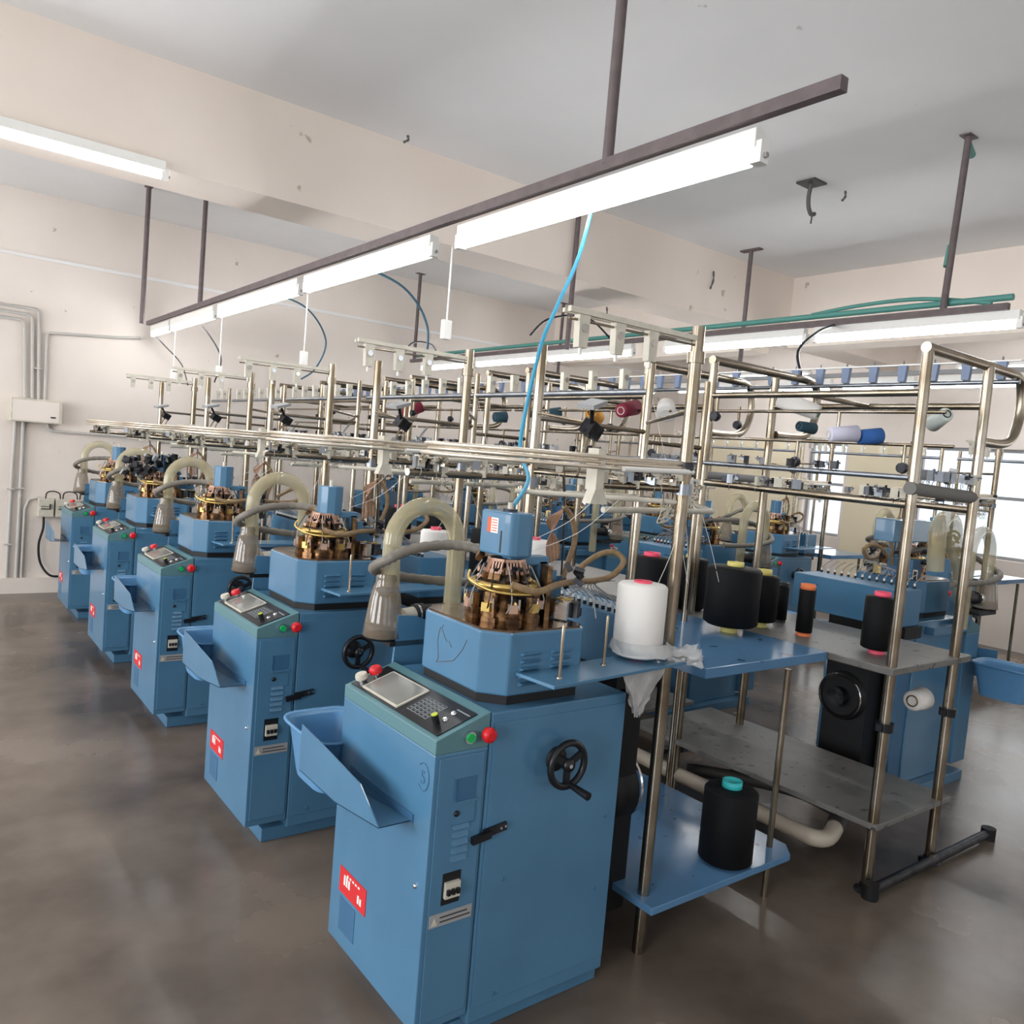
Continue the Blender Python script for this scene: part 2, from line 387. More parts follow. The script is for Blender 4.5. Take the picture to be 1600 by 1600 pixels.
    hw.lathe([(.006, .02), (.006, .022)], CHROME, 10, Matrix.Translation((c.x, c.y + .006, c.z)) @ RX)
    hw.cyl((c.x + .012, c.y - .004, c.z - .058), (c.x + .018, c.y - .075, c.z - .066), .009, BLACK, 12, .012)
    hw.build('handwheel', mcab)
    # hood
    H = [(.24, .035), (.50, .035), (.525, .06), (.525, .40), (.49, .435), (.22, .435), (.18, .39), (.18, .10)]
    MB().prism([(x * .97 + .012, y * .97 + .008) for x, y in H], .925, .95, BLACKR).build('gasket', root)
    hood = MB().prism(H, .95, 1.125, BLUE).build('hood', root, bevel=.006)
    for cx in (.275, .385):
        hl = MB()
        for k in range(5):
            z = .975 + k * .021
            hl.add([(cx, .035, z), (cx + .068, .035, z), (cx + .068, .035, z + .013), (cx, .035, z + .013), (cx + .004, .019, z + .009), (cx + .064, .019, z + .009)],
                   [(0, 4, 5, 1), (4, 3, 2, 5), (0, 3, 4), (1, 5, 2)], BLUE)
        hl.build('louvers', hood)
    pl = MB().prism([(x * .96 + .015, y * .96 + .01) for x, y in H], 1.125, 1.131, PLATE).build('top_plate', root)
    # knitting head
    kh = empty('knitting_head', (0, 0, 0)); kh.parent = root
    C = (.345, .225)
    def TC(z, a=0, r=0): return Matrix.Translation((C[0], C[1], z)) @ Matrix.Rotation(a, 4, 'Z') @ Matrix.Translation((r, 0, 0))
    MB().lathe([(.085, 0), (.085, .02), (.062, .03), (.062, .085), (.078, .088), (.078, .105), (.05, .11), (.05, .15)], brass, 24, TC(1.131)).build('cylinder', kh)
    for k in range(9):
        a = 2 * PI * k / 9 + .2; b = MB(); M = TC(1.131, a, .098)
        b.box(-.022, .012, -.022, .022, 0, .012, brass, M).box(-.01, .01, -.016, .016, .012, .06 + .012 * (k % 3), brass, M)
        b.box(.004, .022, -.02, .006, .03, .055, BRASSL if k % 2 else ROSE, M).box(-.024, -.004, -.01, .01, .04, .07, DARKM, M)
        b.lathe([(.004, 0), (.004, .03)], CHROME, 8, M @ Matrix.Translation((.012, .012, .04)))
        b.build('cam_bracket', kh)
    MB().box(.045, .060, -.05, .05, 0, .16, brass, TC(1.131, -.35, .07)).build('side_bracket', kh)
    MB().tube([(C[0] + .098 * math.cos(a * PI / 16), C[1] + .098 * math.sin(a * PI / 16), 1.232) for a in range(32)], .009, BRASSL, 8, True) \
        .lathe([(.088, 0), (.096, .012), (.096, .022), (.09, .024)], BRASSL, 32, TC(1.215), cap=False).build('yarn_ring', kh)
    for k in range(8):
        a = 2 * PI * k / 8 + .45; b = MB(); M = TC(1.245, a, .07) @ Matrix.Rotation(-.35, 4, 'Y')
        b.box(-.006, .006, -.019, .019, 0, .02, brass, M)
        for q in (-.014, -.0045, .005, .0145): b.box(-.004, .004, q - .0022, q + .0022, .02, .062, ROSE, M)
        b.box(-.004, .004, -.019, .019, .056, .064, ROSE, M).box(-.004, .004, -.019, .019, .02, .032, ROSE, M)
        b.box(-.035, -.004, -.012, .012, .004, .03, DARKM, M)
        b.build('yarn_finger', kh)
    R = random.Random(9); b = MB()
    for k in range(34):
        a = R.random() * 6.28; q = .055 + R.random() * .055; z = 1.145 + R.random() * .16
        b.cb((C[0] + q * math.cos(a), C[1] + q * math.sin(a), z), (.008 + R.random() * .02, .006 + R.random() * .014, .008 + R.random() * .03), (DARKM, brass, ROSE, DARKM, CHROME)[k % 5], (R.random(), R.random(), a))
    for k in range(12):
        a = k * .52; q = .112
        b.tube(spline([(C[0] + q * math.cos(a), C[1] + q * math.sin(a), 1.16), (C[0] + q * 1.12 * math.cos(a + .1), C[1] + q * 1.12 * math.sin(a + .1), 1.20), (C[0] + .08 * math.cos(a), C[1] + .08 * math.sin(a), 1.29)], 4), .002, (GREYC, BLACK)[k % 2], 4)
    b.build('needle_cams', kh)
    b = MB().lathe([(.055, 0), (.055, .02), (.035, .03), (.035, .05), (.042, .055), (.042, .07)], DARKM, 20, TC(1.235))
    for k in range(7):
        a = k * .9; b.cb((C[0] + .05 * math.cos(a), C[1] + .05 * math.sin(a), 1.272 + .008 * (k % 2)), (.03, .014, .022), DARKM, (0, .3, a))
    b.build('dial', kh)
    b = MB().box(.45, .485, .20, .245, 1.131, 1.30, BLUE).box(.34, .49, .20, .245, 1.285, 1.312, BLUE).box(.47, .50, .17, .27, 1.235, 1.275, BLUE)
    b.build('support_arm', root, bevel=.004)
    g = MB(); R = random.Random(3)
    for k in range(16):
        x = .42 + R.random() * .13; y = .12 + R.random() * .28; s = .01 + R.random() * .018
        g.cb((x + .04, y, 1.135 + s), (s * 1.6, s * 1.6, s * 2), (DARKM, DARKM, CHROME, BRASSL)[k % 4], (0, 0, R.random()))
    for k in range(10):
        x = .50 + R.random() * .12; y = .14 + R.random() * .3; z = 1.22 + R.random() * .1
        g.cb((x, y, z - .02), (.02, .03, .016), DARKM, (R.random(), R.random(), R.random()))
    g.box(.50, .60, .26, .40, 1.14, 1.24, BLUED)
    g.build('drive_linkage', root)
    # rear frame, blower, motor below
    MB().box(.675, .80, .42, .49, .055, .93, BLUED).box(.80, .97, .17, .58, .87, .93, BLACKR).build('rear_frame', root)
    RY = Matrix.Rotation(PI / 2, 4, 'Y')
    MB().lathe([(.10, 0), (.13, .02), (.13, .11), (.10, .13)], BLACKR, 24, Matrix.Translation((.82, .27, .50)) @ RY).lathe([(.118, .13), (.122, .136), (.118, .142)], CHROME, 28, Matrix.Translation((.82, .27, .50)) @ RY, cap=False) \
        .lathe([(.05, 0), (.05, .05)], DARKM, 18, Matrix.Translation((.95, .27, .50)) @ RY).box(.70, .92, .16, .40, .10, .86, BLACKR).build('drive_motor', root)
    MB().box(.675, .95, .30, .56, 0, .05, BLUED).build('rear_base', root)
    # suction arch, bottle, hose
    y = .60
    pts = [(.17, y, 1.16), (.165, y, 1.24), (.165, y, 1.29)] + arc((.2875, y, 1.30), .1225, PI, 0, 14) + [(.41, y, 1.25), (.412, y, 1.05), (.412, y, .90)]
    MB().tube(pts, .030, CLEAR, 16).build('suction_tube', root)
    MB().lathe([(.033, .20), (.036, .186), (.034, .172), (.042, .155), (.050, .12), (.060, .05), (.066, .0), (.058, -.004)], CLEAR2, 22, Matrix.Translation((.155, y, 1.0))).build('suction_bottle', root)
    MB().lathe([(.056, -.01), (.06, -.004), (.06, .002)], DARKM, 22, Matrix.Translation((.155, y, 1.0))).box(.15, .36, y - .06, y + .06, .975, .992, BLACKR).build('bottle_base', root)
    MB().prism([(.165, .90), (.34, .86), (.34, 1.03), (.24, 1.07), (.175, 1.075)], -.005, .005, BLUE, Matrix.Translation((0, y - .055, 0)) @ Matrix.Rotation(PI / 2, 4, 'X')) \
        .box(.20, .60, y - .12, y - .05, .86, .90, BLUE).build('bottle_bracket', root)
    MB().cyl((.225, y, 1.055), (.265, y, 1.06), .028, CREAM, 18).cyl((.265, y, 1.06), (.30, y, 1.063), .035, BLACKR, 18).cyl((.272, y, 1.06), (.279, y, 1.06), .0365, CHROME, 18).cyl((.30, y, 1.063), (.40, y, 1.065), .03, BLACKR, 18).build('hose_coupling', root)
    hp = spline([(.62, .62, 1.15), (.45, .66, 1.155), (.28, .68, 1.17), (.16, .66, 1.195), (.095, .58, 1.225), (.11, .51, 1.262), (.18, .50, 1.292), (.31, .49, 1.308), (.39, .42, 1.302), (.42, .33, 1.285), (.40, .26, 1.26)], 10)
    rr = [.0160 + .0018 * math.sin(i * 2.1) for i in range(len(hp))]
    MB().tube(hp, rr, HOSE, 10).build('ribbed_hose', root)
    # loops of wire
    w = MB(); R = random.Random(5)
    for k in range(12):
        q = k / 11
        w.tube(spline([(.60, .30, 1.60), (.625, .31, 1.50), (.625, .31, 1.455), (.60 - .035 * q, .30 + .02 * q, 1.42 - .01 * q), (.558 + .075 * q, .30 + .03 * q, 1.34), (.562 + .07 * q, .29 + .03 * q, 1.275 + .012 * q)], 6), .0022, PINKW if k % 3 == 0 else WIREB, 5)
    w.tube(spline([(.625, .31, 1.46), (.665, .31, 1.42), (.685, .31, 1.35), (.665, .31, 1.28), (.63, .30, 1.20)], 6), .009, WIREB, 8)
    w.tube(spline([(.61, .31, 1.56), (.63, .31, 1.42), (.64, .31, 1.22)], 6), .003, BLACK, 6)
    w.build('wire_loom', root)
    w = MB()
    w.tube(spline([(.29, .12, 1.245), (.36, .09, 1.228), (.47, .13, 1.238), (.60, .20, 1.232), (.72, .24, 1.225), (.82, .26, 1.235), (.88, .27, 1.28), (.86, .30, 1.31), (.80, .32, 1.295), (.72, .32, 1.25)], 8), .0105, WIREB, 8)
    w.tube(spline([(.24, .26, 1.265), (.215, .22, 1.245), (.25, .15, 1.222), (.33, .10, 1.218), (.42, .11, 1.222)], 8), .004, BRASSL, 6)
    for k in range(10): w.tube(spline([(.72 + .012 * k, .25, 1.22), (.77 + .006 * k, .25 + .02 * k, 1.19), (.82, .2 + .03 * k, 1.155)], 4), .0016, GREYC, 4)
    w.tube(spline([(.56, .2, 1.17), (.60, .18, 1.21), (.63, .15, 1.2), (.63, .12, 1.13)], 6), .0025, GREYC, 5)
    w.build('cable_bundle', root)
    return root
RT = make_machine(True)
# solenoid box at the back of the machine, with its row of air lines
def valve_box(root, y0, y1, x1, n):
    sbo = MB().box(.80, x1, y0, y1, .93, 1.115, BLUEB).build('valve_box', root, bevel=.004)
    for cy in (y0 + .06, y1 - .16):
        lv = MB()
        for k in range(5):
            z = .965 + k * .024
            lv.add([(x1, cy, z), (x1, cy + .085, z), (x1, cy + .085, z + .013), (x1, cy, z + .013), (x1 + .014, cy + .004, z + .008), (x1 + .014, cy + .081, z + .008)],
                   [(0, 1, 5, 4), (4, 5, 2, 3), (0, 4, 3), (1, 2, 5)], BLUEB)
        lv.build('louvers', sbo)
    for k in range(n):
        y = y0 + .03 + k * (y1 - y0 - .06) / (n - 1); a = MB()
        a.cyl((.825, y, 1.115), (.825, y, 1.128), .007, BLACK, 8).cyl((.825, y, 1.128), (.825, y, 1.14), .0055, WHITEP, 8)
        a.tube(spline([(.825, y, 1.14), (.80, y + .008, 1.165), (.76, y + .02, 1.185)], 4), .0022, GREYC, 5)
        a.build('air_fitting', sbo)
valve_box(RT, .17, .60, .985, 13)
# motor cover: drum on most machines, larger slanted cover on the nearest
def drum_cover(root):
    M = Matrix.Translation((.365, .225, 1.30))
    MB().prism([(.052 * math.cos(a * PI / 5 + .3), .052 * math.sin(a * PI / 5 + .3)) for a in range(10)], 0, .12, BLUE, M).cyl((.365, .225, 1.415), (.365, .225, 1.445), .008, CREAM, 10).build('motor_cover', root, bevel=.004)
def slanted_cover(root):
    M = Matrix.Translation((.355, .235, 1.312))
    c = MB().prism([(-.048, .085), (-.042, -.03), (-.03, -.048), (-.01, -.055), (.035, -.055), (.055, -.045), (.062, -.02), (.062, .07), (.03, .10)], 0, .130, BLUE, M).build('motor_cover', root, bevel=.006)
    # sticker and slot on the slanted face
    d = (Vector((-.042, -.03, 0)) - Vector((-.048, .085, 0))); L_ = d.length; a = math.atan2(d.y, d.x)
    FM = M @ Matrix.Translation((-.048, .085, 0)) @ Matrix.Rotation(a, 4, 'Z')
    s = MB().box(.035, .085, -.0012, 0, .065, .110, WHITEP, FM).box(.035, .052, -.0016, -.0012, .065, .110, ORANGE, FM)
    for k in range(5): s.box(.056, .081, -.0016, -.0012, .070 + k * .008, .073 + k * .008, ORANGE, FM)
    s.build('maker_label', c)
    MB().box(.098, .104, -.0014, 0, .010, .075, BLACK, FM).build('slot', c)
    MB().cyl((.37, .26, 1.441), (.37, .26, 1.449), .022, DARKM, 14).cyl((.37, .26, 1.447), (.37, .26, 1.468), .009, CREAM, 10).build('cap', c)
drum_cover(RT)
index_children()

AX, AY = 1.093, [1.665, 2.965, 4.41, 5.79, 7.22]
BX, BY = 4.93, [2.50, 3.95, 5.40, 6.85, 8.30]
CX, CY = 6.07, [1.30, 2.75, 4.20, 5.65, 7.05]
GA, GB, GC = 'sock knitting machines along the left aisle', 'sock knitting machines in the middle row, seen from behind', 'sock knitting machines in the far right row'
LA = ['blue sock knitting machine nearest the camera with slanted motor cover and hand-painted 5',
      'second blue sock knitting machine from the camera in the left aisle row',
      'middle one of the five blue knitting machines along the left aisle',
      'fourth blue knitting machine in the left aisle row, one before the wall end',
      'blue knitting machine at the far end of the left aisle, by the switch boxes']
LB = ['blue knitting machine seen from behind, right behind the grey table of the near steel rack',
      'second blue knitting machine of the middle row, behind the big black cones',
      'third blue knitting machine of the middle row, partly hidden by steel posts',
      'fourth blue knitting machine of the middle row, far behind the racks',
      'farthest blue knitting machine of the middle row, close to the back wall']
LC = ['nearest blue knitting machine of the far right row, at the right edge',
      'second blue knitting machine of the far right row, right of the tall clear tubes',
      'middle knitting machine of the far right row, its red button behind the black cones',
      'fourth blue knitting machine of the far right row behind the steel racks',
      'farthest blue knitting machine of the far right row near the back corner']
RT.location = (AX, AY[1], 0); tag(RT, LA[1], 'knitting machine', GA)
machines = [RT]
def place(x, y, rz, lab, grp):
    r = copy_tree(RT); r.location = (x, y, 0); r.rotation_euler = (0, 0, rz); tag(r, lab, 'knitting machine', grp); return r
M1 = copy_tree(RT, skip=('motor_cover',)); M1.location = (AX, AY[0], 0); tag(M1, LA[0], 'knitting machine', GA)
slanted_cover(M1)
fc = bpy.data.curves.new('painted_number', 'FONT'); fc.body = '5'; fc.size = .05; fc.extrude = .0004; fc.materials.append(BLUED)
tmp = bpy.data.objects.new('painted_number', fc)
fo = bpy.data.objects.new('painted_number', bpy.data.meshes.new_from_object(tmp)); COL.objects.link(fo); bpy.data.objects.remove(tmp); fo.parent = M1; fo['label'] = 'hand-painted 5 in a ring'
fo.matrix_local = Matrix.Translation((-.001, .062, .745)) @ Matrix.Rotation(-PI / 2, 4, 'Z') @ Matrix.Rotation(PI / 2, 4, 'X')
MB().tube([(-.001, .048 + .028 * math.cos(a * PI / 12), .764 + .036 * math.sin(a * PI / 12)) for a in range(3, 22)], .0012, BLUED, 5).build('number_ring', M1)
sc = MB()
R = random.Random(2)
for (pts) in ([(.30, 1.09), (.31, 1.05), (.30, 1.00), (.31, .985), (.27, .995), (.22, 1.01)], [(.22, 1.01), (.18, 1.05), (.16, 1.085)], [(.285, 1.10), (.29, 1.085), (.26, 1.055)], [(.25, 1.06), (.235, 1.045)]):
    sc.tube([(.1795, yy, zz) for yy, zz in spline([(0, a, b) for a, b in pts], 4) and [(p.y, p.z) for p in spline([(0, a, b) for a, b in pts], 4)]], .0012, DUST, 4)
sc.build('scratch_marks', M1)
for i in (2, 3, 4): m_ = place(AX, AY[i], 0, LA[i], GA); M4 = m_ if i == 3 else None if i == 2 else M4
R = random.Random(17); b = MB()
for k in range(60):
    x = .12 + .36 * R.random(); z = 1.27 + .12 * R.random() + .08 * (x - .1)
    b.cb((x, .13 + .2 * R.random(), z), (.02 + R.random() * .04, .02 + R.random() * .03, .015 + R.random() * .03), (DARKM, BLACK, DARKM, GREYC)[k % 4], (R.random() * 2, R.random() * 2, R.random() * 3))
b.build('raised_dial_head', M4, 'dark raised dial head covered in levers')
RB = copy_tree(RT, skip=('valve_box', 'motor_cover')); RB.name = 'sock_knitting_machine'
RB.location = (BX, BY[0], 0); RB.rotation_euler = (0, 0, PI); tag(RB, LB[0], 'knitting machine', GB)
valve_box(RB, -.02, .56, 1.04, 14)
MB().box(.36, .76, .25, .36, 1.33, 1.45, BLUE).box(.44, .50, .20, .26, 1.28, 1.345, BLUE).build('motor_cover', RB, bevel=.005)
MB().tube([(.56, .50, 1.20), (.57, .50, 1.28), (.58, .50, 1.36)] + arc((.49, .50, 1.385), .095, 0, PI, 12) + [(.385, .50, 1.32), (.29, .50, 1.24), (.21, .52, .95)], .044, CLEAR, 16).build('return_tube', RB)
for i in range(1, 5): place(BX, BY[i], PI, LB[i], GB)
for i in range(5): place(CX, CY[i], 0, LC[i], GC)

# ---------------------------------------------------------------- blue collecting tubs on the chutes
def tub_mesh():
    mb = MB(); N = 28
    def rr(w, d, z):
        out = []
        for k in range(N):
            a = 2 * PI * k / N; c, s = math.cos(a), math.sin(a)
            out.append((w * math.copysign(abs(c) ** .45, c), d * math.copysign(abs(s) ** .45, s), z))
        return out
    L = [rr(.085, .11, 0), rr(.09, .115, .02), rr(.112, .150, .165), rr(.118, .156, .18), rr(.128, .166, .183), rr(.130, .168, .176), rr(.121, .159, .172), rr(.117, .155, .178), rr(.106, .144, .165), rr(.086, .110, .012)]
    vs = [p for l in L for p in l]; fs = []
    for j in range(len(L) - 1):
        for k in range(N): k2 = (k + 1) % N; fs.append((j * N + k, j * N + k2, (j + 1) * N + k2, (j + 1) * N + k))
    mb.add(vs, fs, BLUEP, True); mb.add(L[0], [tuple(reversed(range(N)))], BLUEP); mb.add(L[-1], [tuple(range(N))], BLUEP)
    return mb
tub0 = tub_mesh().build('collecting_tub'); first = True
TL = ['blue plastic tub hung beside the nearest machine of the left aisle', 'blue plastic tub beside the second machine of the left aisle',
      'blue plastic tub beside the middle machine of the left aisle', 'blue plastic tub beside the fourth machine of the left aisle']
TB = ['blue plastic tub at the right edge in front of the nearest middle row machine', 'blue plastic tub of the second middle row machine']
spots = [(AX + .045, AY[i] + .68, .515, TL[i]) for i in range(4)] + [(BX - .06, BY[i] - .72, .515, TB[i]) for i in range(2)]
for (x, y, z, lab) in spots:
    o = tub0 if first else tub0.copy()
    if not first: COL.objects.link(o)
    first = False; o.location = (x, y, z); o.rotation_euler = (0, 0, 0); tag(o, lab, 'tub', 'blue tubs hung on the machines')

# ---------------------------------------------------------------- yarn stand of the left row (origin = machine origin)
def feeder(x, y, z, a, m1, m2, sc_=1.0):
    M = Matrix.Translation((x, y, z)) @ Matrix.Rotation(a, 4, 'Z') @ Matrix.Scale(sc_, 4)
    mb = MB()
    mb.box(-.012, .012, -.016, .016, -.016, .02, m1, M).box(-.006, .03, -.006, .006, .0, .012, m2, M)
    mb.lathe([(.014, 0), (.014, .006), (.004, .007), (.004, .016)], m2, 10, M @ Matrix.Translation((.026, 0, .01)))
    pts = [M @ Vector(p) for p in arc((0, 0, -.03), .016, -.5, 4.2, 8, 'yz')]
    mb.tube(pts, .0013 * sc_, m2, 4)
    return mb
def tension_block(x, y, z, m, h=.075):
    mb = MB(); mb.prism([(-.016, 0), (.016, 0), (.020, h), (-.020, h)], -.012, .012, m, Matrix.Translation((x, y, z)) @ Matrix.Rotation(PI / 2, 4, 'X'))
    mb.lathe([(.012, 0), (.012, .006)], CHROME, 10, Matrix.Translation((x, y - .012, z + h * .6)) @ Matrix.Rotation(PI / 2, 4, 'X'))
    mb.lathe([(.006, 0), (.005, .02)], WHITEP, 8, Matrix.Translation((x, y, z - .02)))
    return mb
def make_stand_a():
    root = empty('yarn_stand', (0, 0, 0))
    def post(x, y, z0, z1, r, m=STEEL):
        return MB().lathe([(r, z0), (r, z1)], m, 16, Matrix.Translation((x, y, 0))).build('post', root)
    post(.905, .06, 0, 2.065, .0205); post(.79, .70, 0, 2.03, .019); post(1.60, .06, 0, .895, .012)
    post(1.42, .74, 0, 2.05, .016); post(1.80, .75, 0, 2.02, .014)
    MB().box(1.185, 1.95, .115, .98, .882, .92, BLTOP).build('table_top', root, bevel=.003)
    MB().prism([(.86, -.02), (1.62, -.02), (1.68, .04), (1.68, .98), (.86, .98)], .175, .20, BLTOP).build('lower_shelf', root, bevel=.003)
    # cone plate with spikes, in front of the hood
    A7 = Matrix.Translation((.277, -.115, 1.008)) @ Matrix.Rotation(.10, 4, 'Z')
    cp = MB().box(0, .66, 0, .15, 0, .010, BLUE, A7).box(.55, .60, .10, .30, -.012, 0, BLUE, A7).build('cone_plate', root, bevel=.002)
    for (x, y) in ((.07, .05), (.30, .09)):
        MB().lathe([(.009, .010), (.009, .014), (.0045, .016), (.0045, .155), (.002, .16)], STEEL, 10, A7 @ Matrix.Translation((x, y, 0))).build('spindle', cp)
    # top bar with three hanging tensioners
    bar = MB().box(.36, .90, .048, .062, 2.018, 2.034, CREAM).box(.36, .90, .075, .085, 2.018, 2.03, CREAM).cyl((.36, .055, 2.0), (.90, .055, 2.005), .004, STEEL, 6).build('top_bar', root)
    for x in (.41, .55, .69): tension_block(x, .055, 1.925, CREAM, .09).build('yarn_tensioner', root)
    MB().cyl((1.42, .74, 1.93), (1.42, 2.05, 1.93), .013, GALV, 10).build('side_rail', root)
    for k in range(6): tension_block(1.42, .90 + k * .2, 1.945, CREAM, .085).build('yarn_tensioner', root)
    MB().cyl((.905, .06, 1.80), (1.42, .74, 1.80), .009, STEEL, 8).cyl((1.42, .74, 1.72), (1.80, .75, 1.72), .010, STEEL, 8).cyl((.79, .70, 1.76), (1.42, .74, 1.76), .010, STEEL, 8).build('cross_rail', root)
    # curved yarn-guide rails and bars
    for (z, r) in ((1.626, .29), (1.612, .28), (1.597, .30)):
        MB().tube(arc((.42, .30, z), r, PI * .55, PI * 1.62, 22, 'xy') + [(.62, .055, z), (.89, .055, z + .004)], .0065, ROD, 8).build('guide_rail', root)
    MB().tube([(.60, .03, 1.598), (.92, .04, 1.605)], .009, WHITEP, 6).tube([(.55, .10, 1.545), (.905, .06, 1.548)], .012, STEEL, 8).tube([(.20, .60, 1.53), (.79, .70, 1.53)], .012, STEEL, 8) \
        .tube([(.45, .35, 1.50), (.905, .06, 1.505)], .008, CREAM, 8).tube([(.79, .70, 1.56), (.905, .06, 1.56)], .010, STEEL, 8).tube([(.905, .06, 1.50), (1.80, .75, 1.50)], .013, STEEL, 8) \
        .tube([(.79, .70, 1.48), (1.42, .74, 1.48)], .014, CREAM, 8).tube([(.905, .06, 1.62), (1.42, .74, 1.62)], .007, STEEL, 8).build('feeder_rails', root)
    MB().box(.495, .525, .03, .075, 1.53, 1.65, CREAM).prism([(.48, 0), (.55, 0), (.525, .05), (.50, .05)], -.018, .018, CREAM, Matrix.Translation((0, .05, 1.49)) @ Matrix.Rotation(PI / 2, 4, 'X')).build('rail_bracket', root)
    hk = MB(); R = random.Random(31)
    for k in range(26):
        x = .80 + .98 * R.random(); y = .06 + .69 * (x - .80); z = 1.47 + .05 * R.random()
        hk.tube(spline([(x, y, z + .04), (x + .01, y, z), (x + .005, y + .01, z - .04), (x + .03, y, z - .03)], 3), .0018, (CREAM, STEEL)[k % 2], 4)
    hk.build('guide_hooks', root)['kind'] = 'stuff'
    MB().tube([(.30, .62, 1.575), (.79, .72, 1.59), (1.42, .75, 1.57)], .009, CREAM, 8).build('dusty_bar', root); MB().tube([(.79, .30, 1.455), (1.42, .35, 1.46), (1.8, .75, 1.46)], .011, CREAM, 8).build('dusty_bar', root)
    R = random.Random(11)
    for k in range(58):
        t = R.random(); s = k % 5
        if s == 0: x, y, z = .55 + .35 * t, .10 - .04 * t, 1.56
        elif s == 1: x, y, z = .20 + .59 * t, .60 + .1 * t, 1.545
        elif s == 2: x, y, z = .79 + .11 * t, .70 - .64 * t, 1.58
        elif s == 3: x, y, z = .905 + .9 * t, .06 + .69 * t, 1.52
        else: x, y, z = .79 + .63 * t, .70 + .04 * t, 1.505
        feeder(x, y, z + R.random() * .05 - .01, R.random() * 6.28, (CREAM, GALV, CREAM, CREAM)[k % 4] if k % 8 else DARKM, STEEL if k % 2 else CREAM, .6 + R.random() * .5).build('yarn_feeder', root)
    # clip-on fan-like sensor arms seen above the rails
    MB().cb((.70, .30, 1.80), (.11, .06, .015), GREYC, (.1, -.25, .4)).cyl((.70, .30, 1.80), (.76, .36, 1.72), .008, DARKM, 6).cb((.76, .36, 1.72), (.06, .05, .05), DARKM, (.3, .4, .2)).cyl((.76, .36, 1.72), (.66, .30, 1.56), .005, STEEL, 6).cyl((.78, .36, 1.70), (.70, .28, 1.56), .005, STEEL, 6) \
        .cyl((.76, .36, 1.74), (.79, .70, 1.78), .006, STEEL, 6).build('stop_sensor', root)
    # yarns
    th = MB()
    for (p, q) in (((1.5, .5, 1.15), (1.42, .74, 1.95)), ((1.25, .3, 1.2), (.93, .08, 1.52)), ((.76, .0, 1.25), (.90, .05, 1.55)), ((1.7, .5, 1.15), (1.8, .75, 1.5)), ((.62, .1, 1.55), (.40, .24, 1.34)), ((.66, .1, 1.5), (.44, .24, 1.32))):
        th.tube(spline([p, ((p[0] + q[0]) / 2 + .02, (p[1] + q[1]) / 2, (p[2] + q[2]) / 2 - .02), q], 4), .0009, WHITEP, 4)
    th.build('thread', root)
    for (x, y, z, m) in ((.905, .06, 1.95, STEEL), (.905, .06, 1.53, GALV), (.905, .06, 1.60, DARKM), (.79, .70, 1.50, GALV)):
        MB().cyl((x, y, z), (x, y, z + .035), .028, m, 12).build('post_clamp', root)
    return root
SA = make_stand_a(); index_children()
SLA = ['stainless steel yarn stand of the nearest machine, with glossy blue table in the foreground', 'stainless yarn stand beside the second machine of the left aisle', 'stainless yarn stand beside the middle machine of the left aisle',
       'stainless yarn stand beside the fourth machine of the left aisle', 'stainless yarn stand at the far end of the left aisle near the wall']
for i in range(5):
    o = SA if i == 0 else copy_tree(SA, skip=() if i < 3 else ())
    o.location = (AX, AY[i], 0); tag(o, SLA[i], 'yarn stand', 'steel yarn stands of the left row')
SLC = ['stainless yarn stand of the far right row, nearest of that row at the right edge', 'second stainless yarn stand of the far right row', 'middle stainless yarn stand of the far right row', 'fourth stainless yarn stand of the far right row', 'farthest stainless yarn stand of the far right row by the back wall']
for i in range(5):
    o = copy_tree(SA); o.location = (CX, CY[i], 0); tag(o, SLC[i], 'yarn stand', 'steel yarn stands of the far right row')

